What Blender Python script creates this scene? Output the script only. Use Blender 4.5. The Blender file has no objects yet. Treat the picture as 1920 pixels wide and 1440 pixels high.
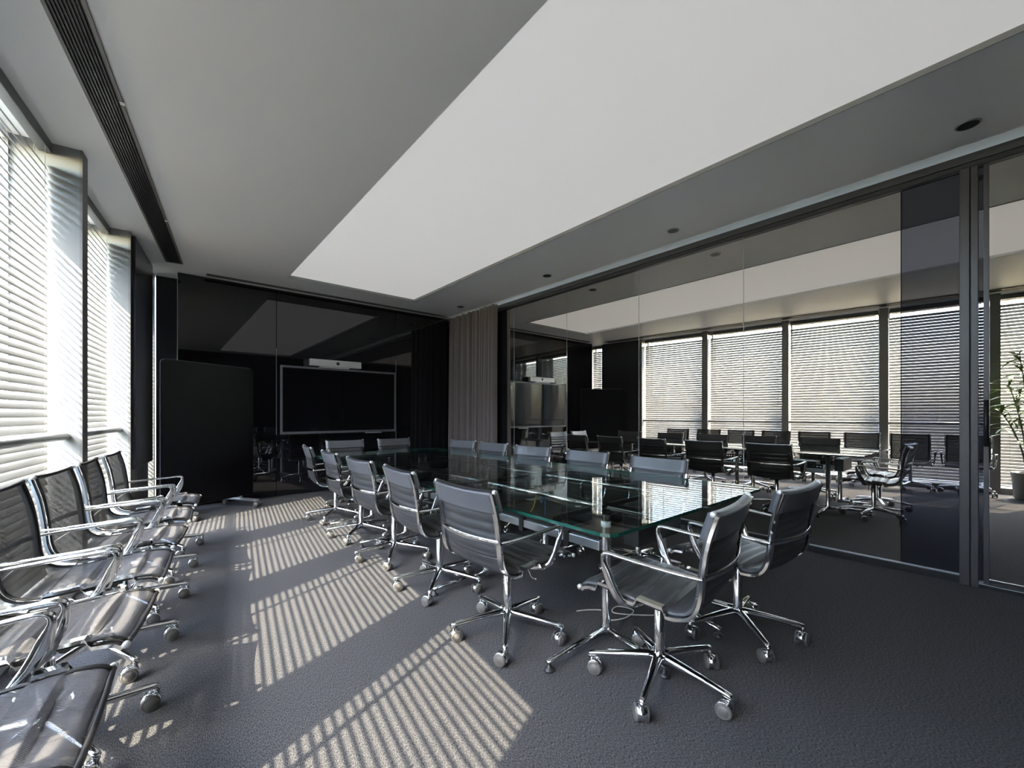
import bpy, math, random
from mathutils import Vector, Matrix
R = math.radians
random.seed(7)
scene = bpy.context.scene
col = scene.collection

# ------------------------------------------------------------------ camera
F_PX, CAM_H, HORIZON = 775.0, 1.2, 777.0
YAW = math.atan(660 / F_PX)
cd = bpy.data.cameras.new('camera')
cam = bpy.data.objects.new('camera', cd)
col.objects.link(cam)
cd.sensor_width = 36.0
cd.lens = 36.0 * F_PX / 1920.0
cd.shift_y = (HORIZON - 720.0) / 1920.0
cd.clip_start = 0.02
cam.location = (0, 0, CAM_H)
cam.rotation_euler = (R(90), 0, -YAW)
scene.camera = cam

# ------------------------------------------------------------------ world, sun, exposure
SUN_AZ = Vector((0.927, 0.375, 0)).normalized()
SUN_ALT = R(45.3)
w = bpy.data.worlds.new('world')
scene.world = w
w.use_nodes = True
nt = w.node_tree
nt.nodes.clear()
sky = nt.nodes.new('ShaderNodeTexSky')
sky.sky_type = 'NISHITA'
sky.sun_disc = False
sky.sun_elevation = SUN_ALT
sky.sun_rotation = math.atan2(-SUN_AZ.x, -SUN_AZ.y)
sky.air_density = 1.0
sky.dust_density = 1.6
sky.ozone_density = 1.0
bg = nt.nodes.new('ShaderNodeBackground')
bg.inputs['Strength'].default_value = 2.5
out = nt.nodes.new('ShaderNodeOutputWorld')
nt.links.new(sky.outputs[0], bg.inputs[0])
nt.links.new(bg.outputs[0], out.inputs[0])

sd = bpy.data.lights.new('sun', 'SUN')
sd.energy = 9.5
sd.angle = R(0.3)
sd.color = (1.0, 0.83, 0.64)
sun = bpy.data.objects.new('sun', sd)
col.objects.link(sun)
trav = Vector((SUN_AZ.x * math.cos(SUN_ALT), SUN_AZ.y * math.cos(SUN_ALT), -math.sin(SUN_ALT)))
sun.rotation_euler = trav.to_track_quat('-Z', 'Y').to_euler()
sun.location = (-6, -3, 8)

vs = scene.view_settings
vs.view_transform = 'Standard'
vs.look = 'None'
vs.gamma = 1.0
vs.use_curve_mapping = False
vs.exposure = 2.05
cy = scene.cycles
cy.max_bounces = 14
cy.diffuse_bounces = 7
cy.glossy_bounces = 7
cy.transmission_bounces = 8
cy.transparent_max_bounces = 32
cy.sample_clamp_indirect = 6.0
cy.blur_glossy = 0.6
cy.caustics_reflective = True
cy.caustics_refractive = False
cy.use_denoising = True

# ------------------------------------------------------------------ materials
def newmat(name):
    m = bpy.data.materials.new(name)
    m.use_nodes = True
    return m, m.node_tree, m.node_tree.nodes['Principled BSDF']

def pmat(name, c, rough=0.5, metal=0.0, spec=0.5, ior=1.45, bump=0.0, bscale=200.0, var=0.0):
    m, t, b = newmat(name)
    b.inputs['Base Color'].default_value = (*c, 1)
    b.inputs['Roughness'].default_value = rough
    b.inputs['Metallic'].default_value = metal
    b.inputs['IOR'].default_value = ior
    b.inputs['Specular IOR Level'].default_value = spec
    tc = t.nodes.new('ShaderNodeTexCoord')
    n = t.nodes.new('ShaderNodeTexNoise')
    n.inputs['Scale'].default_value = bscale
    n.inputs['Detail'].default_value = 3
    t.links.new(tc.outputs['Object'], n.inputs['Vector'])
    if var > 0:
        r = t.nodes.new('ShaderNodeValToRGB')
        r.color_ramp.elements[0].color = (*[x * (1 - var) for x in c], 1)
        r.color_ramp.elements[1].color = (*[min(1, x * (1 + var)) for x in c], 1)
        r.color_ramp.elements[0].position = 0.3
        r.color_ramp.elements[1].position = 0.7
        t.links.new(n.outputs['Fac'], r.inputs['Fac'])
        t.links.new(r.outputs['Color'], b.inputs['Base Color'])
    if bump > 0:
        bp = t.nodes.new('ShaderNodeBump')
        bp.inputs['Strength'].default_value = bump
        bp.inputs['Distance'].default_value = 0.002
        t.links.new(n.outputs['Fac'], bp.inputs['Height'])
        t.links.new(bp.outputs['Normal'], b.inputs['Normal'])
    return m

def glass_mat(name, tint, refl_tint=(1, 1, 1), ior=1.5, rough=0.0, base=None):
    """thin clear pane: transparent body, Fresnel mirror surface"""
    m = bpy.data.materials.new(name)
    m.use_nodes = True
    t = m.node_tree
    t.nodes.clear()
    o = t.nodes.new('ShaderNodeOutputMaterial')
    tr = t.nodes.new('ShaderNodeBsdfTransparent')
    tr.inputs['Color'].default_value = (*tint, 1)
    g = t.nodes.new('ShaderNodeBsdfGlossy')
    g.inputs['Roughness'].default_value = rough
    g.inputs['Color'].default_value = (*refl_tint, 1)
    fr = t.nodes.new('ShaderNodeFresnel')
    # a thin pane never refracts the view, so both faces use the outside angle
    ge = t.nodes.new('ShaderNodeNewGeometry')
    ma = t.nodes.new('ShaderNodeMath')
    ma.operation = 'MULTIPLY_ADD'
    ma.inputs[1].default_value = 1.0 / ior - ior
    ma.inputs[2].default_value = ior
    t.links.new(ge.outputs['Backfacing'], ma.inputs[0])
    t.links.new(ma.outputs[0], fr.inputs['IOR'])
    mx = t.nodes.new('ShaderNodeMixShader')
    t.links.new(fr.outputs[0], mx.inputs[0])
    t.links.new(tr.outputs[0], mx.inputs[1])
    t.links.new(g.outputs[0], mx.inputs[2])
    t.links.new(mx.outputs[0], o.inputs[0])
    return m

def mirror_mat(name, tint, fac, base, rough=0.0):
    """coated reflective glazing in front of an unlit space"""
    m = bpy.data.materials.new(name)
    m.use_nodes = True
    t = m.node_tree
    t.nodes.clear()
    o = t.nodes.new('ShaderNodeOutputMaterial')
    d = t.nodes.new('ShaderNodeBsdfDiffuse')
    d.inputs['Color'].default_value = (*base, 1)
    g = t.nodes.new('ShaderNodeBsdfGlossy')
    g.inputs['Roughness'].default_value = rough
    g.inputs['Color'].default_value = (*tint, 1)
    mx = t.nodes.new('ShaderNodeMixShader')
    mx.inputs[0].default_value = fac
    t.links.new(d.outputs[0], mx.inputs[1])
    t.links.new(g.outputs[0], mx.inputs[2])
    t.links.new(mx.outputs[0], o.inputs[0])
    return m

def slat_mat():
    m, t, b = newmat('blind_slat')
    b.inputs['Base Color'].default_value = (0.34, 0.335, 0.325, 1)
    b.inputs['Roughness'].default_value = 0.45
    tl = t.nodes.new('ShaderNodeBsdfTranslucent')
    tl.inputs['Color'].default_value = (0.9, 0.86, 0.8, 1)
    mx = t.nodes.new('ShaderNodeMixShader')
    mx.inputs[0].default_value = 0.12
    o = t.nodes['Material Output']
    t.links.new(b.outputs[0], mx.inputs[1])
    t.links.new(tl.outputs[0], mx.inputs[2])
    t.links.new(mx.outputs[0], o.inputs[0])
    return m

def carpet_mat():
    m, t, b = newmat('carpet')
    tc = t.nodes.new('ShaderNodeTexCoord')
    mp = t.nodes.new('ShaderNodeMapping')
    mp.inputs['Scale'].default_value = (300, 110, 1)
    mp.inputs['Rotation'].default_value = (0, 0, R(-7))
    n1 = t.nodes.new('ShaderNodeTexNoise')
    n1.inputs['Scale'].default_value = 1.0
    n1.inputs['Detail'].default_value = 2
    t.links.new(tc.outputs['Object'], mp.inputs['Vector'])
    t.links.new(mp.outputs[0], n1.inputs['Vector'])
    n2 = t.nodes.new('ShaderNodeTexNoise')
    n2.inputs['Scale'].default_value = 420
    n2.inputs['Detail'].default_value = 2
    t.links.new(tc.outputs['Object'], n2.inputs['Vector'])
    mul = t.nodes.new('ShaderNodeMath')
    mul.operation = 'ADD'
    t.links.new(n1.outputs['Fac'], mul.inputs[0])
    t.links.new(n2.outputs['Fac'], mul.inputs[1])
    r = t.nodes.new('ShaderNodeValToRGB')
    r.color_ramp.elements[0].position = 0.40
    r.color_ramp.elements[0].color = (0.012, 0.0125, 0.0145, 1)
    r.color_ramp.elements[1].position = 0.62
    r.color_ramp.elements[1].color = (0.104, 0.104, 0.108, 1)
    hf = t.nodes.new('ShaderNodeMath')
    hf.operation = 'MULTIPLY'
    hf.inputs[1].default_value = 0.5
    t.links.new(mul.outputs[0], hf.inputs[0])
    t.links.new(hf.outputs[0], r.inputs['Fac'])
    t.links.new(r.outputs['Color'], b.inputs['Base Color'])
    b.inputs['Roughness'].default_value = 0.95
    b.inputs['Specular IOR Level'].default_value = 0.15
    bp = t.nodes.new('ShaderNodeBump')
    bp.inputs['Strength'].default_value = 0.3
    bp.inputs['Distance'].default_value = 0.003
    t.links.new(hf.outputs[0], bp.inputs['Height'])
    t.links.new(bp.outputs['Normal'], b.inputs['Normal'])
    return m

def mesh_fabric():
    m, t, b = newmat('mesh_fabric')
    b.inputs['Base Color'].default_value = (0.085, 0.085, 0.09, 1)
    b.inputs['Roughness'].default_value = 0.8
    b.inputs['Specular IOR Level'].default_value = 0.25
    tc = t.nodes.new('ShaderNodeTexCoord')
    n = t.nodes.new('ShaderNodeTexChecker')
    n.inputs['Scale'].default_value = 330
    t.links.new(tc.outputs['Object'], n.inputs['Vector'])
    ad = t.nodes.new('ShaderNodeMath')
    ad.operation = 'MULTIPLY_ADD'
    ad.inputs[1].default_value = 0.45
    ad.inputs[2].default_value = 0.06
    t.links.new(n.outputs['Fac'], ad.inputs[0])
    tr = t.nodes.new('ShaderNodeBsdfTransparent')
    mx = t.nodes.new('ShaderNodeMixShader')
    t.links.new(ad.outputs[0], mx.inputs[0])
    t.links.new(b.outputs[0], mx.inputs[1])
    t.links.new(tr.outputs[0], mx.inputs[2])
    t.links.new(mx.outputs[0], t.nodes['Material Output'].inputs[0])
    return m

M = dict(
    white=pmat('ceiling_white', (0.86, 0.86, 0.86), 0.75, bump=0.05, bscale=300),
    glow=pmat('ceiling_added_glow', (0.86, 0.86, 0.86), 0.6),
    band=pmat('ceiling_band_paint', (0.92, 0.92, 0.92), 0.42, bump=0.04, bscale=300),
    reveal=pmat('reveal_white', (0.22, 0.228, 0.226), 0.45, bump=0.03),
    capgrey=pmat('cap_grey', (0.19, 0.185, 0.18), 0.4, 0.3),
    darkmetal=pmat('dark_metal', (0.035, 0.035, 0.038), 0.35, 0.5, bump=0.02),
    frame=pmat('partition_frame', (0.02, 0.02, 0.022), 0.3, 0.2),
    postgrey=pmat('post_grey', (0.06, 0.06, 0.065), 0.35, 0.4),
    darkwall=pmat('dark_wall', (0.014, 0.014, 0.017), 0.6, bump=0.1, bscale=500),
    darkpanel=pmat('dark_panel', (0.03, 0.03, 0.034), 0.22, 0.0, bump=0.02, bscale=60),
    blackglass=pmat('black_glass', (0.006, 0.006, 0.008), 0.015, 0.0, spec=0.5, ior=1.62),
    edge=pmat('glass_edge', (0.30, 0.31, 0.33), 0.3),
    screen=pmat('screen_black', (0.004, 0.004, 0.005), 0.06, ior=1.5),
    bezel=pmat('bezel_grey', (0.16, 0.16, 0.175), 0.35, 0.5),
    silver=pmat('silver', (0.62, 0.62, 0.62), 0.38, 0.6, bump=0.02, bscale=900),
    black=pmat('black_plastic', (0.012, 0.012, 0.013), 0.4),
    chrome=pmat('chrome', (0.78, 0.79, 0.80), 0.07, 1.0, bump=0.0),
    alu=pmat('brushed_aluminium', (0.50, 0.52, 0.55), 0.32, 0.9),
    wheel=pmat('wheel_grey', (0.09, 0.087, 0.083), 0.4),
    leather=pmat('black_leather', (0.031, 0.032, 0.035), 0.36, spec=0.6, bump=0.25, bscale=500),
    leatherband=pmat('leather_band', (0.075, 0.078, 0.088), 0.34, spec=0.6, bump=0.2, bscale=500),
    curtain=pmat('curtain_fabric', (0.125, 0.107, 0.105), 0.9, bump=0.4, bscale=700, var=0.12),
    mobile=pmat('mobile_board', (0.003, 0.003, 0.004), 0.35, spec=0.12, bump=0.03, bscale=40),
    cord=pmat('cord', (0.35, 0.35, 0.34), 0.7),
    rail=pmat('rail_paint', (0.36, 0.37, 0.36), 0.35, 0.3),
    headrail=pmat('headrail_grey', (0.13, 0.135, 0.14), 0.4, 0.4),
    blue=pmat('cable_blue', (0.03, 0.13, 0.35), 0.4),
    yellow=pmat('cable_yellow', (0.55, 0.42, 0.06), 0.4),
    wcable=pmat('cable_white', (0.45, 0.44, 0.40), 0.4),
    leaf=pmat('leaf_green', (0.09, 0.17, 0.035), 0.4, var=0.35, bscale=8),
    bark=pmat('bark', (0.16, 0.11, 0.07), 0.8, bump=0.5, bscale=60, var=0.3),
    pot=pmat('pot_glaze', (0.20, 0.20, 0.21), 0.35),
    soil=pmat('soil', (0.05, 0.035, 0.025), 0.95, bump=0.8, bscale=90, var=0.4),
    label=pmat('paper_label', (0.7, 0.72, 0.72), 0.6),
    clip=pmat('white_clip', (0.8, 0.8, 0.8), 0.5),
    topglass=glass_mat('table_glass', (0.90, 0.955, 0.935), ior=1.52),
    topedge=pmat('table_glass_edge', (0.006, 0.055, 0.04), 0.06, ior=1.52),
    winglass=glass_mat('window_glass', (0.93, 0.96, 0.96), ior=1.45),
    mirror=mirror_mat('partition_glass', (0.84, 0.80, 0.74), 0.74, (0.012, 0.011, 0.010)),
    mirrordark=mirror_mat('partition_glass_dark', (0.75, 0.78, 0.9), 0.17, (0.010, 0.010, 0.012)),
    slat=slat_mat(),
    carpet=carpet_mat(),
    mesh=mesh_fabric(),
)

gb = M['glow'].node_tree.nodes['Principled BSDF']     # emission added to lift the brightness of the recessed ceiling field
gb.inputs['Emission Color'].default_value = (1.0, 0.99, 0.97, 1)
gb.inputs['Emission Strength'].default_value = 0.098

# ------------------------------------------------------------------ mesh builder
class MB:
    def __init__(s):
        s.v, s.f, s.m, s.sm = [], [], [], []
    def add(s, vs, fs, mi=0, smooth=False):
        b = len(s.v)
        s.v += [tuple(x) for x in vs]
        for f in fs:
            s.f.append([b + i for i in f]); s.m.append(mi); s.sm.append(smooth)
        return s
    def box(s, x0, x1, y0, y1, z0, z1, mi=0, top=None):
        vs = [(x0, y0, z0), (x1, y0, z0), (x1, y1, z0), (x0, y1, z0), (x0, y0, z1), (x1, y0, z1), (x1, y1, z1), (x0, y1, z1)]
        fs = [(0, 3, 2, 1), (4, 5, 6, 7), (0, 1, 5, 4), (1, 2, 6, 5), (2, 3, 7, 6), (3, 0, 4, 7)]
        return s.add(vs, fs, mi)
    def prism(s, pts, z0, z1, mi=0, side=None, clear=()):
        n = len(pts)
        vs = [(x, y, z0) for x, y in pts] + [(x, y, z1) for x, y in pts]
        s.add(vs, [tuple(range(n - 1, -1, -1)), tuple(range(n, 2 * n))], mi)
        for i in range(n):
            s.add([vs[i], vs[(i + 1) % n], vs[n + (i + 1) % n], vs[n + i]], [(0, 1, 2, 3)], mi if side is None or i in clear else side)
        return s
    def tube(s, pts, rad, n=10, mi=0, up=(0, 0, 1), cap=True, closed=False):
        """sweep an ellipse; rad: number, (a,b) or a list of those; a along side axis, b along up axis"""
        P = [Vector(p) for p in pts]
        k = len(P)
        up = Vector(up)
        rings = []
        for i, p in enumerate(P):
            if closed:
                tg = P[(i + 1) % k] - P[i - 1]
            else:
                tg = (P[min(i + 1, k - 1)] - P[max(i - 1, 0)])
            tg.normalize()
            sd_ = tg.cross(up)
            if sd_.length < 1e-4:
                sd_ = tg.cross(Vector((1, 0, 0)))
            sd_.normalize()
            u2 = sd_.cross(tg).normalized()
            r = rad[i] if isinstance(rad, list) else rad
            a, b = r if isinstance(r, tuple) else (r, r)
            rings.append([p + sd_ * (a * math.cos(2 * math.pi * j / n)) + u2 * (b * math.sin(2 * math.pi * j / n)) for j in range(n)])
        vs = [q for r in rings for q in r]
        fs = []
        for i in range(k if closed else k - 1):
            i2 = (i + 1) % k
            for j in range(n):
                fs.append((i * n + j, i * n + (j + 1) % n, i2 * n + (j + 1) % n, i2 * n + j))
        s.add(vs, fs, mi, True)
        if cap and not closed:
            b = len(s.v) - len(vs)
            s.f.append([b + j for j in range(n - 1, -1, -1)]); s.m.append(mi); s.sm.append(False)
            s.f.append([b + (k - 1) * n + j for j in range(n)]); s.m.append(mi); s.sm.append(False)
        return s
    def lathe(s, prof, n=16, mi=0, c=(0, 0, 0), axis='z', smooth=True):
        vs, fs = [], []
        k = len(prof)
        for r, h in prof:
            for j in range(n):
                a = 2 * math.pi * j / n
                x, y = r * math.cos(a), r * math.sin(a)
                q = (x, y, h) if axis == 'z' else ((x, h, y) if axis == 'y' else (h, x, y))
                vs.append((q[0] + c[0], q[1] + c[1], q[2] + c[2]))
        for i in range(k - 1):
            for j in range(n):
                fs.append((i * n + j, i * n + (j + 1) % n, (i + 1) * n + (j + 1) % n, (i + 1) * n + j))
        s.add(vs, fs, mi, smooth)
        b = len(s.v) - len(vs)
        if prof[0][0] > 1e-6:
            s.f.append([b + j for j in range(n)][::-1]); s.m.append(mi); s.sm.append(False)
        if prof[-1][0] > 1e-6:
            s.f.append([b + (k - 1) * n + j for j in range(n)]); s.m.append(mi); s.sm.append(False)
        return s
    def mesh(s, name, mats):
        me = bpy.data.meshes.new(name)
        me.from_pydata(s.v, [], s.f)
        for x in (mats if isinstance(mats, (list, tuple)) else [mats]):
            me.materials.append(x)
        me.polygons.foreach_set('material_index', s.m)
        me.polygons.foreach_set('use_smooth', s.sm)
        me.validate()
        me.update()
        import bmesh
        bm = bmesh.new(); bm.from_mesh(me)
        bmesh.ops.recalc_face_normals(bm, faces=bm.faces)
        bm.to_mesh(me); bm.free()
        return me
    def build(s, name, mats, parent=None, loc=(0, 0, 0), rz=0.0, bevel=0.0):
        o = link(name, s.mesh(name, mats), parent, loc, rz)
        if bevel:
            md = o.modifiers.new('bevel', 'BEVEL'); md.width = bevel; md.segments = 2; md.limit_method = 'ANGLE'; md.angle_limit = R(50)
        return o

def link(name, data, parent=None, loc=(0, 0, 0), rz=0.0):
    o = bpy.data.objects.new(name, data)
    col.objects.link(o)
    o.parent = parent
    o.location = loc
    o.rotation_euler = (0, 0, rz)
    return o

def tag(o, label=None, cat=None, group=None, kind=None):
    if label: o['label'] = label
    if cat: o['category'] = cat
    if group: o['group'] = group
    if kind: o['kind'] = kind
    return o

def thing(name, label, cat, loc=(0, 0, 0), rz=0.0, group=None):
    return tag(link(name, None, None, loc, rz), label, cat, group)

def copy_tree(o, parent=None):
    c = o.copy()
    col.objects.link(c)
    c.parent = parent
    for ch in list(o.children):
        copy_tree(ch, c)
    return c

def catmull(ctrl, n):
    P = [Vector(p) for p in ctrl]
    P = [P[0] * 2 - P[1]] + P + [P[-1] * 2 - P[-2]]
    segs = len(P) - 3
    outp = []
    for i in range(n):
        t = i / (n - 1) * segs
        k = min(int(t), segs - 1); t -= k
        a, b, c, d = P[k], P[k + 1], P[k + 2], P[k + 3]
        outp.append(0.5 * ((2 * b) + (c - a) * t + (2 * a - 5 * b + 4 * c - d) * t * t + (3 * b - a - 3 * c + d) * t ** 3))
    return outp

def arclen(pts, n):
    d = [0]
    for a, b in zip(pts, pts[1:]): d.append(d[-1] + (b - a).length)
    L = d[-1]; res = []; j = 0
    for i in range(n):
        s_ = L * i / (n - 1)
        while j < len(d) - 2 and d[j + 1] < s_: j += 1
        t = (s_ - d[j]) / max(1e-9, d[j + 1] - d[j])
        res.append(pts[j].lerp(pts[j + 1], t))
    return res, L

# ------------------------------------------------------------------ room layout
CEIL = 3.03
XP = 4.36          # reflective partition
YE = 6.83          # far black glass wall
YN = -1.26         # near wall behind the camera
WX0, WK = -0.92, 0.122      # fronts of the window fins: X = WX0 + WK*Y
WANG = math.atan(WK)
WN = Vector((-math.cos(WANG), math.sin(WANG), 0))   # outwards
WT = Vector((math.sin(WANG), math.cos(WANG), 0))    # along the windows
WRZ = -WANG
def win(y, d=0.0, z=0.0):
    p = Vector((WX0 + WK * y, y, z)) + WN * d
    return p
def wxy(y, d=0.0):
    p = win(y, d); return (p.x, p.y)

# floor
fl = MB().prism([wxy(YN, 0.62), (XP + 0.2, YN), (XP + 0.2, 7.25), wxy(7.25, 0.62)], -0.12, 0.0).build('floor', M['carpet'])
tag(fl, 'dark blue-grey woven carpet', kind='structure')

# ceiling: recessed field with lower bands around it
ceil = MB().prism([wxy(YN, 0.7), (XP + 0.2, YN), (XP + 0.2, 7.25), wxy(7.25, 0.7)], CEIL + 0.035, CEIL + 0.2).build('ceiling', M['white'])
tag(ceil, 'white ceiling with a shallow recessed field', kind='structure')
TX0, TX1, TY1, TY0 = 1.305, 3.135, 6.135, -0.75
def band(pts):
    MB().prism(pts, CEIL, CEIL + 0.0345).build('ceiling_band', M['band'], ceil)
band([wxy(YN, 0.7), (TX0, YN), (TX0, 7.25), wxy(7.25, 0.7)])
band([(TX1, YN), (4.17, YN), (4.17, 7.25), (TX1, 7.25)])
band([(TX0, TY1), (TX1, TY1), (TX1, 7.25), (TX0, 7.25)])
band([(TX0, YN), (TX1, YN), (TX1, TY0), (TX0, TY0)])
MB().box(TX0 + .002, TX1 - .006, TY0 + .002, TY1 - .006, CEIL + 0.030, CEIL + 0.0345).build('added_glow_field', M['glow'], ceil)  # recessed ceiling surface, carries the added emission
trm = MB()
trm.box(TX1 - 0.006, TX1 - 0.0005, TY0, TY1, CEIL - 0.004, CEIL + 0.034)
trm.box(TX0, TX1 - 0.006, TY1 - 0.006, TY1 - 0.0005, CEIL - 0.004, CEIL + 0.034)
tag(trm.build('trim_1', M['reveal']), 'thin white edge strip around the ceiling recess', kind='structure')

# walls
wn = MB().prism([wxy(YN, 0.6), (XP + 0.2, YN), (XP + 0.2, YN - 0.1), wxy(YN - 0.1, 0.6)], 0, CEIL + 0.2).build('wall_near', M['darkwall'])
tag(wn, kind='structure')
# far wall: dark backing, four tall black glass panels, niche on the window side
wf = MB()
wf.box(0.20, XP + 0.2, YE + 0.03, YE + 0.13, 0, CEIL + 0.03)
wf.prism([wxy(7.19, 0.0), (0.2, 7.19), (0.2, 7.25), wxy(7.25, 0.0)], 0, CEIL)
wf.box(0.175, 0.2, YE + 0.03, 7.19, 0, CEIL)
wfo = wf.build('wall_far', M['darkwall'])
tag(wfo, kind='structure')
for a, b in ((0.175, 1.292), (1.298, 3.142), (3.148, XP)):
    MB().box(a, b, YE, YE + 0.028, 0.005, CEIL - 0.004).build('glass_panel', M['blackglass'], wfo, bevel=0.0015)
MB().box(0.168, 0.175, YE - 0.002, YE + 0.03, 0.005, CEIL - 0.004).build('edge_trim', M['edge'], wfo)
MB().box(1.2915, 1.2985, YE - 0.001, YE + 0.001, 0.9, 2.16).build('seam_strip', M['edge'], wfo)
MB().box(3.1415, 3.1485, YE - 0.001, YE + 0.001, 0.7, 2.16).build('seam_strip', M['edge'], wfo)

# right wall: reflective glazed partition
wr = MB().box(XP + 0.03, XP + 0.2, YN, YE + 0.03, 0, CEIL).build('wall_right', M['darkwall'])
tag(wr, 'dark reflective glazed partition', kind='structure')
ys = [0.482, 1.614, 2.779, 3.928, 5.066, 5.25]
for a, b in zip(ys, ys[1:]):
    MB().box(XP, XP + 0.025, a + 0.003, b - 0.003, 0.055, CEIL - 0.1).build('glass_pane', M['mirror'], wr)
for y in ys[1:-1]:
    MB().box(XP - 0.001, XP + 0.02, y - 0.003, y + 0.003, 0.055, CEIL - 0.1).build('joint', M['edge'], wr)
MB().box(XP, XP + 0.025, 0.175, 0.479, 0.055, CEIL - 0.1).build('dark_glass_pane', M['mirrordark'], wr)
MB().box(XP, XP + 0.025, 5.253, YE - 0.002, 0.055, CEIL - 0.1).build('dark_glass_pane', M['mirrordark'], wr)
MB().box(XP - 0.03, XP + 0.03, 0.17, YE - 0.002, 0.0, 0.055).build('bottom_rail', M['frame'], wr, bevel=0.003)
MB().box(XP - 0.005, XP - 0.0, 0.175, YE - 0.002, 0.055, 0.060).build('bottom_bead', M['edge'], wr)
MB().box(XP - 0.03, XP + 0.03, YN, YE - 0.002, CEIL - 0.1, CEIL - 0.002).build('top_rail', M['frame'], wr, bevel=0.003)
MB().box(XP - 0.04, XP - 0.03, YN, YE - 0.002, CEIL - 0.06, CEIL - 0.002).build('top_track', M['frame'], wr)
MB().box(XP - 0.05, XP + 0.03, 0.125, 0.175, 0, CEIL - 0.1).build('post', M['postgrey'], wr, bevel=0.004)
# glazed door beyond the post
dr = link('door_1', None)
tag(dr, 'black framed glass door beside the grey post', kind='structure')
def dbox(n, m, *a, **k): return MB().box(*a).build(n, M[m], dr, **k)
dbox('door_frame', 'postgrey', XP - 0.045, XP + 0.03, 0.085, 0.122, 0, CEIL - 0.1, bevel=0.003)
dbox('threshold', 'frame', XP - 0.045, XP + 0.03, YN, 0.085, 0, 0.03, bevel=0.003)
dbox('threshold_edge', 'edge', XP - 0.047, XP - 0.045, YN, 0.085, 0.026, 0.030)
dbox('jamb', 'postgrey', XP - 0.02, XP + 0.03, 0.038, 0.062, 0.03, CEIL - 0.1)
dbox('door_stile', 'mirrordark', XP + 0.0, XP + 0.028, 0.062, 0.085, 0.03, CEIL - 0.1)
dbox('door_pane', 'mirror', XP, XP + 0.022, YN, 0.036, 0.06, CEIL - 0.1)
dbox('door_bottom_rail', 'frame', XP - 0.01, XP + 0.028, YN, 0.036, 0.03, 0.06)
dh = MB().tube([(XP - 0.055, 0.05, 0.98), (XP - 0.055, 0.05, 1.30)], 0.012, 10)
dh.tube([(XP - 0.055, 0.05, 1.02), (XP - 0.018, 0.05, 1.02)], 0.008, 8).tube([(XP - 0.055, 0.05, 1.26), (XP - 0.018, 0.05, 1.26)], 0.008, 8)
dh.build('door_handle', M['black'], dr)

# left wall: deep white fins between tall windows
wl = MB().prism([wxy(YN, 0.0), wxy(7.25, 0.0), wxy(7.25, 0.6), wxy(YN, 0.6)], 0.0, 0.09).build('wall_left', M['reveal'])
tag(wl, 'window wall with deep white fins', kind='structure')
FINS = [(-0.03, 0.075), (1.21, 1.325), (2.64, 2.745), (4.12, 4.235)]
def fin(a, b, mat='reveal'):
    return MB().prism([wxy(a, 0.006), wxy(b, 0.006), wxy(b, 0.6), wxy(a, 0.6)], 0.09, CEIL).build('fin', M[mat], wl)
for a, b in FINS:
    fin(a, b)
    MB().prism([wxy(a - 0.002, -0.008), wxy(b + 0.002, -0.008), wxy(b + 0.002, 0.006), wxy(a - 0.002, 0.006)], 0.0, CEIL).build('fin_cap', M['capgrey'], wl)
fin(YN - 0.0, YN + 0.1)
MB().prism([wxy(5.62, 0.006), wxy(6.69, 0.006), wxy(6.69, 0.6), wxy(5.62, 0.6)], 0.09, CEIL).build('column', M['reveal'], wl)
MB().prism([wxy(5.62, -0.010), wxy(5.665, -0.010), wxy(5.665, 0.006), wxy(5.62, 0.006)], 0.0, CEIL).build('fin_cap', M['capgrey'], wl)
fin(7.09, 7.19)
dp = MB().prism([wxy(5.70, -0.035), wxy(6.70, -0.035), wxy(6.70, 0.004), wxy(5.70, 0.004)], 0.64, CEIL - 0.02).build('wall_panel', M['darkpanel'], bevel=0.003)
tag(dp, 'tall dark charcoal panel hung on the column between the windows', 'panel')

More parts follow.
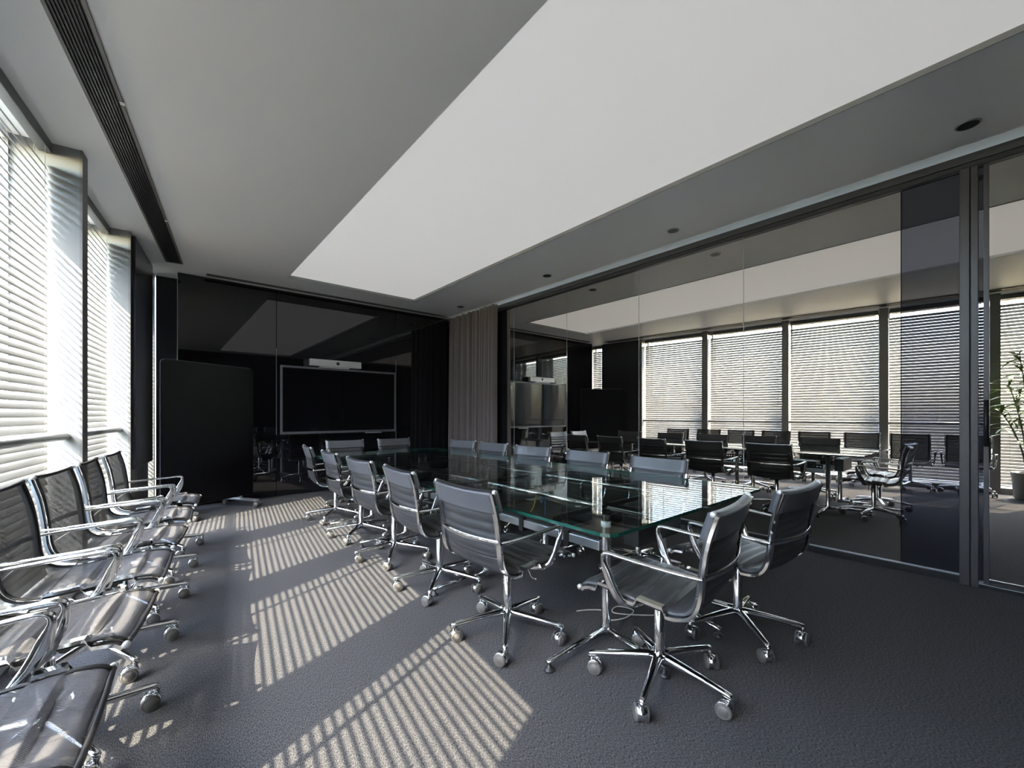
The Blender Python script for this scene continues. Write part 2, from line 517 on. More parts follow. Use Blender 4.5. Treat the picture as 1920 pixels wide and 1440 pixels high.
# windows: aluminium frame, glass pane, venetian blind and handrail per bay
bays = [(YN + 0.1, -0.03), (0.075, 1.21), (1.325, 2.64), (2.745, 4.12), (4.235, 5.62), (6.69, 7.09)]
BLIND_D, GLASS_D = 0.165, 0.36
TILT = R(64)
PITCH, SLAT_W = 0.050, 0.055
blind_labels = [
    'white slatted venetian blind behind the potted plant',
    'white slatted venetian blind between the potted plant window and the first full fin',
    'white slatted venetian blind behind the pair of mesh chairs farthest from the mobile board',
    'white slatted venetian blind in the middle of the window row',
    'white slatted venetian blind beside the tall dark charcoal panel',
    'narrow white venetian blind in the slim window past the dark charcoal panel',
]
def make_bay(i, y0, y1):
    mid = 0.5 * (y0 + y1)
    L = (y1 - y0) / math.cos(WANG)
    h = L / 2
    # local frame: x outwards -> use local -x inwards; local y along wall
    wo = link('window_%d' % (i + 1), None, None, win(mid, GLASS_D), WRZ)
    tag(wo, kind='structure')
    b = MB()
    b.box(-0.03, 0.03, -h + .001, -h + 0.02, 0.09, CEIL - 0.001)
    b.box(-0.03, 0.03, h - 0.02, h - .001, 0.09, CEIL - 0.001)
    b.box(-0.03, 0.03, -h + 0.05, h - 0.05, 0.09, 0.15)
    b.box(-0.03, 0.03, -h + 0.05, h - 0.05, CEIL - 0.06, CEIL - 0.001)
    b.build('window_frame', M['alu'], wo)
    if L > 0.8:
        MB().box(-0.02, 0.02, h * 0.45 - 0.005, h * 0.45 + 0.005, 0.15, CEIL - 0.06).build('mullion', M['headrail'], wo)
        MB().box(-0.004, 0.004, -h + 0.05, h * 0.45 - 0.012, 0.15, CEIL - 0.06).build('pane', M['winglass'], wo)
        MB().box(-0.004, 0.004, h * 0.45 + 0.012, h - 0.05, 0.15, CEIL - 0.06).build('pane', M['winglass'], wo)
    else:
        MB().box(-0.004, 0.004, -h + 0.05, h - 0.05, 0.15, CEIL - 0.06).build('pane', M['winglass'], wo)
    bl = thing('venetian_blind', blind_labels[i], 'blind', win(mid, BLIND_D), WRZ, 'white venetian blinds along the window wall')
    hb = h - 0.012
    MB().box(-0.03, 0.03, -hb, hb, CEIL - 0.075, CEIL - 0.002).build('headrail', M['headrail'], bl, bevel=0.004)
    MB().box(-0.035, 0.035, -hb, hb, 0.105, 0.122).build('bottom_rail', M['slat'], bl, bevel=0.003)
    # slat: outer edge up; local +x points inwards to the room (rotation by WRZ leaves +x inwards)
    hw = SLAT_W / 2
    prof = []
    for k in range(5):
        t = -1 + k / 2
        u = t * hw
        c = 0.0022 * (1 - t * t)
        prof.append((u * math.cos(TILT) + c * math.sin(TILT), -u * math.sin(TILT) + c * math.cos(TILT)))
    sb = MB()
    vs = []
    for y in (-hb, hb):
        vs += [(x, y, z) for x, z in prof]
    for y in (-hb, hb):
        vs += [(x - 0.0009 * math.sin(TILT), y, z - 0.0009 * math.cos(TILT)) for x, z in prof]
    fs = [(k, k + 1, 5 + k + 1, 5 + k) for k in range(4)] + [(10 + k + 1, 10 + k, 15 + k, 15 + k + 1) for k in range(4)]
    fs += [(0, 5, 15, 10), (4, 14, 19, 9)]
    sb.add(vs, fs, 0, True)
    sm = sb.mesh('slat', M['slat'])
    n = int((CEIL - 0.1 - 0.15) / PITCH)
    for k in range(n):
        link('slat', sm, bl, (0, 0, 0.155 + k * PITCH))
    cys = (-hb + 0.10, -hb * 0.05, hb - 0.10) if L > 0.8 else (-hb + 0.08, hb - 0.08)
    for y in cys:
        cm = MB()
        cm.tube([(0.024, y, 0.11), (0.024, y, CEIL - 0.075)], 0.0014, 5)
        cm.tube([(-0.024, y, 0.11), (-0.024, y, CEIL - 0.075)], 0.0014, 5)
        cm.build('ladder_cord', M['cord'], bl)
    MB().tube([(0.034, -hb + 0.07, 1.35), (0.034, -hb + 0.07, CEIL - 0.075)], 0.003, 6).build('tilt_wand', M['cord'], bl)
rail_labels = [
    'grey tubular handrail across the window behind the potted plant',
    'grey tubular handrail across the window next to the potted plant',
    'grey tubular handrail across the window behind the mesh chairs farthest from the mobile board',
    'grey tubular handrail across the middle window',
    'grey tubular handrail across the window beside the dark charcoal panel',
]
for i, (a, b) in enumerate(bays):
    make_bay(i, a, b)
    if i < 5:
        rb = MB()
        p0, p1 = win(a, 0.075, 1.05), win(b, 0.075, 1.05)
        rb.tube([p0, p1], 0.024, 14)
        tag(rb.build('handrail', M['rail']), rail_labels[i], 'handrail', 'handrails across the windows')

# ------------------------------------------------------------------ ceiling fittings
va, vb = Vector((-0.452 - 0.48, -1.15, 0)), None
def vent_pt(y, off):
    p = win(y, -0.185 - off)
    return (p.x, p.y)
vt = thing('ceiling_vent', 'long dark linear air grille in the ceiling along the windows', 'air vent')
def vstrip(name, o0, o1, y0, y1, z0, z1, m):
    return MB().prism([vent_pt(y0, o0), vent_pt(y1, o0), vent_pt(y1, o1), vent_pt(y0, o1)], z0, z1).build(name, M[m], vt)
VY0, VY1 = -1.0, 6.44
vstrip('vent_back', 0.0, 0.165, VY0, VY1, CEIL - 0.003, CEIL - 0.0005, 'black')
vstrip('vent_frame', 0.0, 0.016, VY0, VY1, CEIL - 0.014, CEIL - 0.003, 'capgrey')
vstrip('vent_frame', 0.149, 0.165, VY0, VY1, CEIL - 0.014, CEIL - 0.003, 'capgrey')
vstrip('vent_frame', 0.016, 0.149, VY1 - 0.02, VY1, CEIL - 0.014, CEIL - 0.003, 'capgrey')
for k in range(8):
    o = 0.026 + k * 0.0152
    vstrip('vent_slat', o, o + 0.0055, VY0, VY1 - 0.02, CEIL - 0.013, CEIL - 0.003, 'postgrey')
for y in (3.34, 5.08):
    vstrip('vent_clip', 0.150, 0.172, y, y + 0.03, CEIL - 0.018, CEIL - 0.014, 'clip')
sl = thing('slot_diffuser', 'thin black slot diffuser in the ceiling before the black glass wall', 'air vent', (0, 0, 0))
MB().box(0.47, 4.12, 6.655, 6.715, CEIL - 0.003, CEIL - 0.0005).build('slot_back', M['black'], sl)
MB().box(0.46, 4.13, 6.645, 6.655, CEIL - 0.012, CEIL - 0.0005).build('slot_frame', M['capgrey'], sl)
MB().box(0.46, 4.13, 6.715, 6.725, CEIL - 0.012, CEIL - 0.0005).build('slot_frame', M['reveal'], sl)
MB().box(0.47, 4.12, 6.683, 6.687, CEIL - 0.010, CEIL - 0.003).build('slot_blade', M['darkmetal'], sl)
dl_lab = ['round recessed ceiling downlight above the glass door and grey post', 'round recessed ceiling downlight second from the glass door',
          'round recessed ceiling downlight second from the grey curtain', 'round recessed ceiling downlight in front of the grey curtain']
for y, lb in zip((0.12, 2.09, 3.85, 5.91), dl_lab):
    d = thing('downlight', lb, 'light', (3.885, y, CEIL), 0, 'recessed downlights along the partition')
    MB().lathe([(0.050, -0.001), (0.050, -0.006), (0.056, -0.006), (0.061, -0.0005)], 28).build('downlight_ring', M['alu'], d)
    MB().lathe([(0.0501, -0.0055), (0.042, -0.003), (0.022, -0.0015), (0.0, -0.001)], 28).build('reflector', M['black'], d)

# ------------------------------------------------------------------ curtain
def curtain():
    n, H = 300, 24
    y0, y1 = 5.36, 6.76
    b = MB(); vs = []; fs = []
    ph = [random.uniform(-0.5, 0.5) for _ in range(40)]
    for j in range(H + 1):
        z = 0.012 + (CEIL - 0.02) * j / H
        low = 1 - j / H
        for i in range(n + 1):
            t = i / n
            y = y0 + (y1 - y0) * t
            f = t * 15
            k = int(f)
            a = f * 2 * math.pi + 0.9 * math.sin(3.1 * f) + 0.35 * math.sin(t * 23 + low * 1.5)
            amp = 0.044 + 0.014 * math.sin(t * 41) + 0.010 * low
            x = 4.225 - low * 0.02 + amp * math.sin(a) + 0.008 * math.sin(2.3 * a + 1)
            vs.append((x, y + 0.012 * math.cos(a) + low * 0.02 * math.sin(t * 9), z))
    for j in range(H):
        for i in range(n):
            q = j * (n + 1) + i
            fs.append((q, q + 1, q + n + 2, q + n + 1))
    b.add(vs, fs, 0, True)
    o = b.build('curtain', M['curtain'])
    md = o.modifiers.new('solid', 'SOLIDIFY'); md.thickness = 0.003
    tag(o, 'grey-brown pleated floor-length curtain gathered in the corner', 'curtain')
curtain()

# ------------------------------------------------------------------ wall display, video bar, mobile board
ds = thing('wall_display', 'large black wall screen with grey frame on the black glass wall', 'screen', (2.205, YE, 0))
def dsb(n, m, *a, bevel=0.0): return MB().box(*a).build(n, M[m], ds, bevel=bevel)
DX = 0.885
dsb('display_body', 'black', -DX + 0.01, DX - 0.01, -0.115, -0.055, 0.93, 1.90, bevel=0.004)
dsb('wall_bracket', 'darkmetal', -0.35, 0.35, -0.056, -0.0005, 1.15, 1.7)
dsb('bezel', 'bezel', -DX, DX, -0.13, -0.115, 1.885, 1.915)
dsb('bezel', 'bezel', -DX, DX, -0.13, -0.115, 0.910, 0.945)
dsb('bezel', 'bezel', -DX, -DX + 0.03, -0.13, -0.115, 0.945, 1.885)
dsb('bezel', 'bezel', DX - 0.03, DX, -0.13, -0.115, 0.945, 1.885)
dsb('screen', 'screen', -DX + 0.03, DX - 0.03, -0.122, -0.1155, 0.945, 1.885)
dsb('pen_tray', 'alu', 0.35, 0.62, -0.145, -0.118, 0.893, 0.909, bevel=0.003)
vbx = thing('video_bar', 'silver video conference bar with centre lens on top of the wall screen', 'camera', (2.10, YE - 0.095, 1.917))
MB().box(-0.39, 0.39, -0.045, 0.03, 0.018, 0.125).build('bar_body', M['silver'], vbx, bevel=0.008)
MB().box(-0.25, 0.20, -0.036, 0.03, 0.0, 0.018).build('bar_foot', M['silver'], vbx, bevel=0.003)
MB().lathe([(0.0, -0.056), (0.014, -0.055), (0.020, -0.051), (0.025, -0.050), (0.025, -0.044)], 24, axis='y', c=(0.02, 0, 0.075)).build('lens', M['black'], vbx)
MB().box(-0.46, -0.40, -0.01, 0.03, 0.0, 0.11).build('power_module', M['black'], vbx, bevel=0.004)

mb_a, mb_b = Vector((0.0, 5.97, 0)), Vector((0.95, 6.55, 0))
mdir = (mb_b - mb_a).normalized()
mrz = math.atan2(mdir.y, mdir.x)
ml = (mb_b - mb_a).length
mob = thing('mobile_board', 'tall black mobile board with rounded corners on a wheeled stand', 'board', (*((mb_a + mb_b) / 2).xy, 0), mrz)
def rrect(hw_, z0, z1, r, n=6):
    pts = []
    for cx_, cz_, a0 in ((hw_ - r, z0 + r, -90), (hw_ - r, z1 - r, 0), (-hw_ + r, z1 - r, 90), (-hw_ + r, z0 + r, 180)):
        for k in range(n + 1):
            a = R(a0 + 90 * k / n)
            pts.append((cx_ + r * math.cos(a), cz_ + r * math.sin(a)))
    return pts
pr = rrect(ml / 2, 0.13, 1.815, 0.05)
n_ = len(pr)
bb = MB()
bb.add([(x, -0.022, z) for x, z in pr] + [(x, 0.022, z) for x, z in pr], [tuple(range(n_)), tuple(range(2 * n_ - 1, n_ - 1, -1))] + [(i, n_ + i, n_ + (i + 1) % n_, (i + 1) % n_) for i in range(n_)])
bb.build('board_panel', M['mobile'], mob, bevel=0.003)
MB().tube([(x, -0.0, z) for x, z in rrect(ml / 2 + 0.001, 0.129, 1.816, 0.05)], (0.005, 0.012), 6, up=(0, 1, 0), closed=True).build('edge_trim', M['bezel'], mob)
for sx in (-1, 1):
    MB().box(sx * 0.38 - 0.03, sx * 0.38 + 0.03, -0.30, 0.30, 0.075, 0.105).build('foot', M['alu'], mob, bevel=0.006)
    MB().box(sx * 0.38 - 0.02, sx * 0.38 + 0.02, -0.018, 0.018, 0.10, 0.16).build('stand_post', M['alu'], mob)
    for sy in (-1, 1):
        c = MB().tube([(sx * 0.38, sy * 0.27, 0.04), (sx * 0.38, sy * 0.27, 0.08)], 0.008, 8)
        c.lathe([(0.0, -0.018), (0.030, -0.018), (0.034, -0.012), (0.034, 0.012), (0.030, 0.018), (0.0, 0.018)], 18, axis='x', c=(sx * 0.38, sy * 0.27 - 0.012, 0.0345))
        c.build('caster', M['wheel'], mob)

# ------------------------------------------------------------------ chairs
PROFILE = [(.262, .428), (.235, .448), (.17, .455), (.08, .449), (-.02, .440), (-.11, .433), (-.175, .438), (-.218, .465), (-.238, .515),
           (-.246, .58), (-.254, .65), (-.270, .74), (-.300, .84)]
HALF = 0.232
def chair_profile(ztop):
    ctrl = [(x, 0, z if z < 0.5 else 0.5 + (z - 0.5) * (ztop - 0.5) / 0.34) for x, z in PROFILE]
    pts, L = arclen(catmull(ctrl, 240), 121)
    nrm = []
    for i in range(121):
        t = pts[min(i + 1, 120)] - pts[max(i - 1, 0)]
        nrm.append(Vector((t.z, 0, -t.x)).normalized())     # points up on the seat, forwards on the back
    for k in range(121):
        if (nrm[k].z if pts[k].z < .45 and pts[k].x > 0 else nrm[k].x) < 0: nrm[k] = -nrm[k]
    return pts, nrm, L

def sling(i0, i1, pts, nrm, L, rib, thick, sag=0.012, half=HALF, off=0.0):
    b = MB(); m = 10; vs = []
    rows = i1 - i0 + 1
    for side in (1, -1):
        for i in range(i0, i1 + 1):
            s_ = L * i / 120
            rr = rib * abs(math.sin(math.pi * s_ / 0.052)) ** 0.7 if rib else 0
            for j in range(m + 1):
                y = -half + 2 * half * j / m
                e = 1 - (y / half) ** 2
                edge = min(1.0, max(0.0, (1 - abs(y) / half) * 7 - 0.5))
                q = pts[i] - nrm[i] * (sag * e) + nrm[i] * (side * (thick / 2 + rr * edge) + off)
                vs.append((q.x, y, q.z))
    fs = []
    w_ = m + 1
    for sd_ in (0, 1):
        o = sd_ * rows * w_
        for i in range(rows - 1):
            for j in range(m):
                fs.append((o + i * w_ + j, o + i * w_ + j + 1, o + (i + 1) * w_ + j + 1, o + (i + 1) * w_ + j))
    o = rows * w_
    for i in range(rows - 1):
        for j in (0, m):
            fs.append((i * w_ + j, (i + 1) * w_ + j, o + (i + 1) * w_ + j, o + i * w_ + j))
    for i in (0, rows - 1):
        for j in range(m):
            fs.append((i * w_ + j, i * w_ + j + 1, o + i * w_ + j + 1, o + i * w_ + j))
    b.add(vs, fs, 0, True)
    return b

def make_chair(name, label, group, leather=True):
    ztop = 0.842 if leather else 0.875
    pts, nrm, L = chair_profile(ztop)
    root = thing(name, label, 'chair', group=group)
    cut = next(i for i in range(121) if pts[i].z > 0.52 and pts[i].x < 0)
    fab = M['leather'] if leather else M['mesh']
    rib = 0.009 if leather else 0.0
    th = 0.012 if leather else 0.004
    sling(0, cut, pts, nrm, L, rib, th).build('seat', fab, root)
    sling(cut, 120, pts, nrm, L, rib, th, sag=0.02).build('backrest', fab, root)
    if leather:
        hb0 = next(i for i in range(121) if pts[i].z > 0.742 and pts[i].x < 0)
        sling(hb0, 120, pts, nrm, L, 0.0, 0.038, sag=0.018, half=HALF + 0.016).build('head_band', M['leatherband'], root)
    else:
        for sg in (0, 120):
            q = pts[sg]
            MB().tube([(q.x, y, q.z - 0.02 * (1 - (y / HALF) ** 2) * (0.4 if sg else 0.8)) for y in [HALF * t / 6 for t in range(-6, 7)]], 0.009, 8, up=(1, 0, 0)).build('edge_roll', M['black'], root)
        for sy in (-1, 1):
            MB().tube([(p + n * 0.002) + Vector((0, sy * (HALF - 0.008), 0)) for p, n in list(zip(pts, nrm))[::3]], (0.012, 0.0045), 6, up=(1, 0, 0.3)).build('edge_binding', M['black'], root)
    # polished side rails following the sling
    for sy in (-1, 1):
        rail = MB()
        path = [(p - n * 0.015) + Vector((0, sy * (HALF + 0.002), 0)) for p, n in list(zip(pts, nrm))[::2]]
        P = path
        vs, fs = [], []
        for k, p in enumerate(P):
            n = nrm[::2][k]
            for a, c in ((-.016, -.006), (.016, -.006), (.016, .006), (-.016, .006)):
                vs.append(tuple(p + Vector((0, a, 0)) + n * c))
        for k in range(len(P) - 1):
            for j in range(4):
                fs.append((k * 4 + j, k * 4 + (j + 1) % 4, k * 4 + 4 + (j + 1) % 4, k * 4 + 4 + j))
        fs += [(0, 1, 2, 3), tuple(len(vs) - 4 + j for j in range(4))]
        rail.add(vs, fs)
        rail.build('side_rail', M['chrome'], root)
        for q, nn in ((pts[0], nrm[0]), (pts[120], nrm[120])):
            MB().lathe([(0.0, 0.006), (0.007, 0.006), (0.011, 0.003), (0.011, -0.01)] if sy > 0 else [(0.011, 0.01), (0.011, -0.003), (0.007, -0.006), (0.0, -0.006)], 14, axis='y',
                       c=(q.x, sy * (HALF + 0.016), q.z)).build('end_cap', M['silver'], root)
        # arm: strap forward from the back, bend, broad upright down to the seat
        zb = 0.600
        arm = [(-.262, .246, zb), (-.20, .262, zb + .004), (-.10, .272, zb + .010), (.02, .276, zb + .017), (.095, .276, zb + .022), (.122, .275, zb + .014),
               (.126, .274, zb - .012), (.112, .272, zb - .06), (.090, .268, zb - .115), (.068, .262, zb - .155), (.045, .246, zb - .178), (.015, .20, zb - .188), (-.01, .10, zb - .192)]
        rad = [(.014, .008)] * 5 + [(.015, .011)] * 2 + [(.011, .021)] * 3 + [(.011, .016)] * 2 + [(.012, .010)]
        cp = catmull([(x, sy * y, z) for x, y, z in arm], 37)
        rr = [tuple(rad[min(12, int(k / 3))][q] + (rad[min(12, int(k / 3) + 1)][q] - rad[min(12, int(k / 3))][q]) * (k / 3 % 1) for q in (0, 1)) for k in range(37)]
        # side axis horizontal (y): build frames from a fixed up that stays in the arm plane
        ab = MB(); vs = []; nn = 10
        for k, p in enumerate(cp):
            tg = (cp[min(k + 1, 36)] - cp[max(k - 1, 0)]).normalized()
            yv = Vector((0, 1, 0)); yv = (yv - tg * yv.dot(tg))
            if yv.length < 0.25: yv = Vector((1, 0, 0)) - tg * tg.x
            yv.normalize()
            u2 = tg.cross(yv).normalized()
            for j in range(nn):
                a = 2 * math.pi * j / nn
                vs.append(tuple(p + yv * (rr[k][0] * math.cos(a)) + u2 * (rr[k][1] * math.sin(a))))
        fs = [(k * nn + j, k * nn + (j + 1) % nn, (k + 1) * nn + (j + 1) % nn, (k + 1) * nn + j) for k in range(36) for j in range(nn)]
        ab.add(vs, fs, 0, True)
        ab.build('arm', M['chrome'], root)
    bb_ = MB()
    path = [(-.262 - 0.040 * (1 - (t / 8) ** 2), .246 * t / 8, .600) for t in range(-8, 9)]
    bb_.tube(path, (.0045, .014), 8)
    bb_.build('back_bar', M['chrome'], root)
    MB().lathe([(0.024, 0.095), (0.026, 0.10), (0.026, 0.13), (0.0235, 0.14), (0.0235, 0.365), (0.020, 0.37)], 18).build('column', M['chrome'], root)
    mc = MB().box(-0.075, 0.10, -0.055, 0.055, 0.385, 0.418).box(-0.03, 0.03, -0.16, 0.16, 0.405, 0.420)
    mc.lathe([(0.018, 0.365), (0.018, 0.39)], 14)
    mc.lathe([(0.0, -0.09), (0.017, -0.09), (0.019, -0.085), (0.019, -0.06)], 10, axis='y', c=(0.07, 0, 0.395), smooth=False)
    mc.build('mechanism', M['black'], root)
    MB().tube(catmull([(.02, -.05, .392), (.03, -.12, .385), (.03, -.145, .36), (.03, -.16, .345), (.03, -.19, .342)], 14), 0.005, 7).build('lever', M['chrome'], root)
    # five-star base
    lm = MB()
    lp = [(0.012, 0, .118), (.05, 0, .117), (.12, 0, .111), (.20, 0, .102), (.28, 0, .092), (.305, 0, .088), (.312, 0, .084)]
    lr = [(.024, .021), (.022, .020), (.0195, .0175), (.017, .015), (.0145, .0125), (.0135, .011), (.010, .006)]
    lm.tube(lp, lr, 10)
    lm = lm.mesh('base_leg', M['chrome'])
    cm = MB()
    cm.lathe([(0.0085, 0.036), (0.0085, 0.070), (0.012, 0.072), (0.012, 0.088)], 12)
    arc = [(-0.020 + 0.0335 * math.cos(R(a)), 0.032 + 0.0335 * math.sin(R(a))) for a in range(-15, 196, 21)]
    k2 = len(arc)
    arc_in = [(-0.020 + (x + 0.020) * 0.8, 0.032 + (z - 0.032) * 0.8) for x, z in arc]
    vs = []
    for y in (-0.019, 0.019):
        vs += [(x, y, z) for x, z in arc]
    for y in (-0.019, 0.019):
        vs += [(x, y, z) for x, z in arc_in]
    fs = [(i, i + 1, k2 + i + 1, k2 + i) for i in range(k2 - 1)]
    fs += [(i, i + 1, 2 * k2 + i + 1, 2 * k2 + i) for i in range(k2 - 1)] + [(k2 + i, k2 + i + 1, 3 * k2 + i + 1, 3 * k2 + i) for i in range(k2 - 1)]
    cm.add(vs, fs, 0, True)
    cm.box(-0.038, -0.002, -0.0065, 0.0065, 0.014, 0.055)
    cm = cm.mesh('caster', M['chrome'])
    wm = MB().lathe([(0.0, 0.009), (0.021, 0.009), (0.0225, 0.007), (0.0245, 0.008), (0.0295, 0.0065), (0.0318, 0.002), (0.0318, -0.006), (0.0, -0.006)], 20, axis='y').mesh('wheel', M['wheel'])
    for k in range(5):
        a = R(72 * k + 36)
        link('base_leg', lm, root, (0, 0, 0), a)
        c = link('caster', cm, root, (0.303 * math.cos(a), 0.303 * math.sin(a), 0), a + R((37 * k * k + 20) % 130 - 30))
        for sy in (-1, 1):
            w_ = link('wheel', wm, c, (-0.020, sy * 0.020, 0.032))
            if sy < 0: w_.rotation_euler = (0, 0, math.pi)
    return root

def bbox_reset(): pass
placed_proto = {}
def place_chair(kind, x, y, face, spin, label, group):
    """face: heading of the chair front in degrees from +X; spin: extra turn of the wheeled base"""
    if kind not in placed_proto:
        r_ = make_chair('leather_swivel_chair' if kind == 'leather' else 'mesh_swivel_chair', label, group, kind == 'leather')
        placed_proto[kind] = r_
        base = r_
    else:
        base = copy_tree(placed_proto[kind])
    base['label'] = label
    base['group'] = group
    base.location = (x, y, 0)
    base.rotation_euler = (0, 0, R(face))
    old = base.get('_spin', 0.0)
    for ch in base.children:
        nm = ch.name.split('.')[0]
        if nm in ('base_leg', 'caster'):
            d = R(spin) - old
            ch.rotation_euler.z += d
            lx, ly = ch.location.x, ch.location.y
            ch.location.x = lx * math.cos(d) - ly * math.sin(d)
            ch.location.y = lx * math.sin(d) + ly * math.cos(d)
    base['_spin'] = R(spin)
    return base

LG = 'black leather chairs around the glass table'
W_ = 'black leather swivel chair on the window side of the table, %s'
chairs = []
for (x, y, fa, sp, t) in [
    (1.455, 1.745, 2, -26, 'farthest from the screen'),
    (1.49, 2.53, -4, -20, 'second farthest from the screen'),
    (1.50, 3.29, 1, -14, 'middle of its row'),
    (1.515, 4.08, -2, -22, 'second closest to the screen'),
    (1.545, 4.95, -6, -15, 'closest to the screen')]:
    chairs.append(place_chair('leather', x, y, fa, sp, W_ % t, LG))
P_ = 'black leather swivel chair on the partition side of the table, %s'
for (x, y, fa, sp, t) in [
    (2.81, 1.80, 180, 10, 'farthest from the screen'),
    (2.85, 2.57, 180, 30, 'second farthest from the screen'),
    (2.86, 3.31, 187, -12, 'middle of its row'),
    (2.88, 4.06, 184, 22, 'second closest to the screen'),
    (2.88, 4.72, 188, 10, 'closest to the screen')]:
    chairs.append(place_chair('leather', x, y, fa, sp, P_ % t, LG))
for (x, y, fa, sp, t) in [
    (1.92, 5.50, -92, 12, 'black leather swivel chair at the table end facing away from the screen, window side'),
    (2.63, 5.46, -88, 31, 'black leather swivel chair at the table end facing away from the screen, curtain side'),
    (1.71, 0.985, 97, -7, 'black leather swivel chair at the table end opposite the screen, window side'),
    (2.43, 0.93, 86, -40, 'black leather swivel chair at the table end opposite the screen, partition side')]:
    chairs.append(place_chair('leather', x, y, fa, sp, t, LG))
MG = 'grey mesh chairs in the row along the windows'
K_ = 'grey mesh swivel chair with chrome arms in the window row, %s from the mobile board'
for (y, dy, t) in [(4.74, 0, 'first'), (4.09, 2, 'second'), (3.44, -3, 'third'), (2.84, 1, 'fourth'), (2.22, -2, 'fifth'), (1.57, 3, 'sixth'), (0.95, 0, 'seventh'), (0.33, 5, 'eighth')]:
    p = win(y, -0.345)
    chairs.append(place_chair('mesh', p.x, p.y, -7 + dy, -18 - dy, K_ % t, MG))

# ------------------------------------------------------------------ conference table
TBX0, TBX1, TBY0, TBY1, TBZ = 1.30, 2.88, 0.95, 5.07, 0.74
LX = (1.82, 2.42)
LY = (1.36, 2.42, 3.72, 4.57)
tb = thing('conference_table', 'long glass topped conference table with chrome legs and cable trays', 'table', (0, 0, 0))
seams = [TBY0, 2.42, 3.72, TBY1]
for a, b in zip(seams, seams[1:]):
    c = 0.05
    pts = [(TBX0, a + .002), (TBX1, a + .002), (TBX1, b - .002), (TBX0, b - .002)]
    if a == TBY0:
        pts = [(TBX0, a + c), (TBX0 + c * .3, a + c * .3), (TBX0 + c, a), (TBX1 - c, a), (TBX1 - c * .3, a + c * .3), (TBX1, a + c), (TBX1, b - .002), (TBX0, b - .002)]
    if b == TBY1:
        pts = [(TBX0, a + .002), (TBX1, a + .002), (TBX1, b - c), (TBX1 - c * .3, b - c * .3), (TBX1 - c, b), (TBX0 + c, b), (TBX0 + c * .3, b - c * .3), (TBX0, b - c)]
    cl = [i for i in range(len(pts)) if abs(pts[i][1] - pts[(i + 1) % len(pts)][1]) < 1e-6 and abs(pts[i][1] - TBY0) > .01 and abs(pts[i][1] - TBY1) > .01]
    MB().prism(pts, TBZ - 0.014, TBZ, 0, 1, cl).build('glass_top', [M['topglass'], M['topedge']], tb)
for x in LX:
    MB().tube([(x, LY[0] - 0.30, .700), (x, LY[-1] + 0.25, .700)], 0.011, 10).build('long_beam', M['chrome'], tb)
    s_ = -1 if x == LX[0] else 1
    MB().box(x - 0.022, x + 0.022, LY[0] + 0.03, LY[-1] - 0.03, .465, .515).build('service_beam', M['alu'], tb, bevel=0.004)
    for k, (ya, yb) in enumerate(zip(LY, LY[1:])):
        # perforated tray wall: rungs between two strips so light shows through
        tw = MB()
        xs = x + s_ * 0.004
        tw.box(xs - .003, xs + .003, ya + .05, yb - .05, .520, .538).box(xs - .003, xs + .003, ya + .05, yb - .05, .552, .572)
        yy = ya + .05
        while yy < yb - .05:
            tw.box(xs - .003, xs + .003, yy, yy + 0.016, .538, .552)
            yy += 0.034
        tw.build('tray_wall', M['black'], tb)
        for f in (0.25, 0.62):
            yc = ya + (yb - ya) * f
            MB().box(x - .028, x + .028, yc - .02, yc + .02, .44, .53).build('clamp', M['black'], tb, bevel=0.003)
    for j, y in enumerate(LY):
        MB().lathe([(0.030, 0.03), (0.030, 0.075), (0.0255, 0.085), (0.0255, 0.655), (0.029, 0.66), (0.029, 0.695), (0.012, 0.70), (0.012, 0.724), (0.020, 0.7255)], 20, c=(x, y, 0)).build('leg', M['chrome'], tb)
        MB().box(x - 0.03, x + 0.03, y - 0.03, y + 0.03, .668, .700).build('leg_joint', M['black'], tb, bevel=0.003)
        tip = (x + s_ * 0.45, y)
        ends = [tip]
        if j == 0: ends.append((x - (0.06 if s_ < 0 else 0.13), y - (0.385 if s_ < 0 else 0.40)))
        for ex, ey in ends:
            fo = MB().tube([(x, y, .050), ((x + ex) / 2, (y + ey) / 2, .048), (ex, ey, .044)], [(.020, .018), (.018, .016), (.014, .010)], 8)
            fo.build('foot', M['chrome'], tb)
            MB().lathe([(0.0, 0.0), (0.024, 0.0), (0.026, 0.006), (0.020, 0.014), (0.009, 0.018), (0.009, 0.040)], 16, c=(ex - (ex - x) * .04, ey - (ey - y) * .04, 0)).build('levelling_pad', M['darkmetal'], tb)
for y in LY:
    MB().box(TBX0 + 0.10, TBX1 - 0.10, y - 0.012, y + 0.012, .702, .7245).build('cross_bar', M['darkmetal'], tb, bevel=0.003)
    for x in (TBX0 + 0.12, TBX1 - 0.12):
        MB().box(x - 0.03, x + 0.03, y - 0.02, y + 0.02, .685, .7255).build('glass_clamp', M['black'], tb, bevel=0.003)
for ya, yb in zip(LY, LY[1:]):
    MB().box(LX[0] + .01, LX[1] - .01, ya + .05, yb - .05, .516, .521).build('tray_floor', M['black'], tb)
MB().box(LX[0] + 0.09, LX[1] - 0.06, LY[0] - 0.14, LY[0] - 0.05, .50, .65).build('power_box', M['black'], tb, bevel=0.003)
MB().lathe([(0.0258, 0.60), (0.0262, 0.60), (0.0262, 0.63), (0.0258, 0.63)], 20, c=(LX[0], LY[0], 0)).build('leg_sticker', M['label'], tb)
for y in (1.70, 2.9, 4.1):
    bx = MB().box(2.02, 2.22, y - 0.17, y + 0.17, .530, .585)
    bx.build('socket_block', M['black'], tb, bevel=0.004)
    for k in range(3):
        MB().lathe([(0.0, .592), (.02, .592), (.022, .586)], 14, c=(2.12, y - .11 + .11 * k, 0)).build('socket', M['alu'], tb)

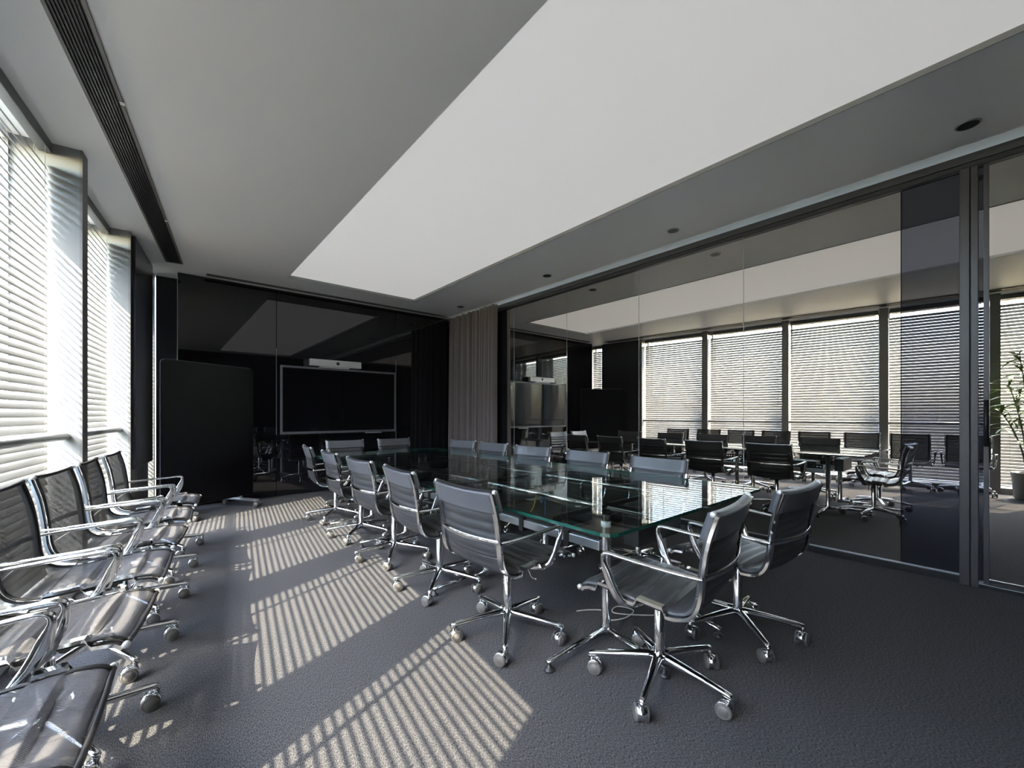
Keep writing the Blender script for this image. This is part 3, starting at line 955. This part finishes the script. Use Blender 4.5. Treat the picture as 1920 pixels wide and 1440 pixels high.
def cable(name, pts, r, m, label):
    o = MB().tube(catmull(pts, 60), r, 7).build(name, M[m])
    return tag(o, label, 'cable', 'loose cables at the table')
cable('data_cable', [(1.95, 1.95, .527), (2.0, 2.0, .60), (2.08, 2.08, .66), (2.16, 2.17, .60), (2.22, 2.26, .527)], .0045, 'blue', 'blue data cable looping up from the cable tray under the glass')
cable('data_cable', [(1.90, 2.05, .527), (1.97, 2.08, .57), (2.06, 2.14, .63), (2.18, 2.24, .57), (2.25, 2.30, .527)], .0045, 'yellow', 'yellow data cable in the cable tray under the glass')
cable('charger_cable', [(1.93, 1.66, .004), (2.0, 1.62, .004), (2.06, 1.55, .004), (1.99, 1.47, .004), (2.08, 1.42, .004), (2.2, 1.44, .004), (2.16, 1.53, .009), (2.07, 1.49, .012), (2.2, 1.36, .004), (2.33, 1.26, .004)], .003, 'wcable', 'thin white cable tangled on the carpet under the table')

# ------------------------------------------------------------------ potted plant near the windows (seen in the partition reflection)
pl = thing('potted_plant', 'tall potted plant with slender green leaves beside the window blinds', 'plant', (-0.55, -0.30, 0))
MB().lathe([(0.0, 0.0), (0.13, 0.0), (0.15, 0.02), (0.18, 0.36), (0.185, 0.38), (0.17, 0.38), (0.165, 0.345)], 28).build('pot', M['pot'], pl)
MB().lathe([(0.164, 0.34), (0.10, 0.352), (0.0, 0.355)], 24).build('soil', M['soil'], pl)
lb = MB()
vs, fs = [], []
for k in range(8):
    t = k / 7
    wd = 0.017 * math.sin(math.pi * min(1, 0.12 + t * 0.88)) ** 0.8 + 0.0005
    x = 0.26 * t; z = 0.10 * t - 0.16 * t * t
    vs += [(x, -wd, z + 0.004), (x, 0, z), (x, wd, z + 0.004)]
for k in range(7):
    for j in (0, 1):
        fs.append((3 * k + j, 3 * k + j + 1, 3 * k + j + 4, 3 * k + j + 3))
lb.add(vs, fs, 0, True)
leafm = lb.mesh('leaf', M['leaf'])
random.seed(11)
for (dx, dy, hgt, bend) in [(0.02, 0.0, 2.06, (0.05, 0.10)), (-0.03, 0.03, 1.62, (-0.08, 0.16)), (0.03, -0.03, 1.72, (0.10, -0.14)), (0.0, 0.04, 1.28, (-0.04, 0.25))]:
    pts = [(dx + bend[0] * t * t, dy + bend[1] * t * t, 0.34 + (hgt - 0.34) * t) for t in [k / 8 for k in range(9)]]
    st = MB().tube(pts, [0.013 - 0.007 * k / 8 for k in range(9)], 7).build('stem', M['bark'], pl)
    for k in range(26):
        t = 0.50 + 0.5 * (k / 25) ** 0.8
        p = (dx + bend[0] * t * t, dy + bend[1] * t * t, 0.34 + (hgt - 0.34) * t)
        o = link('leaf', leafm, st, p)
        o.rotation_euler = (random.uniform(-.3, .3), random.uniform(-0.75, 0.25), k * 2.4 + random.uniform(-.3, .3))
        s = random.uniform(0.9, 1.35)
        o.scale = (s, s, s)
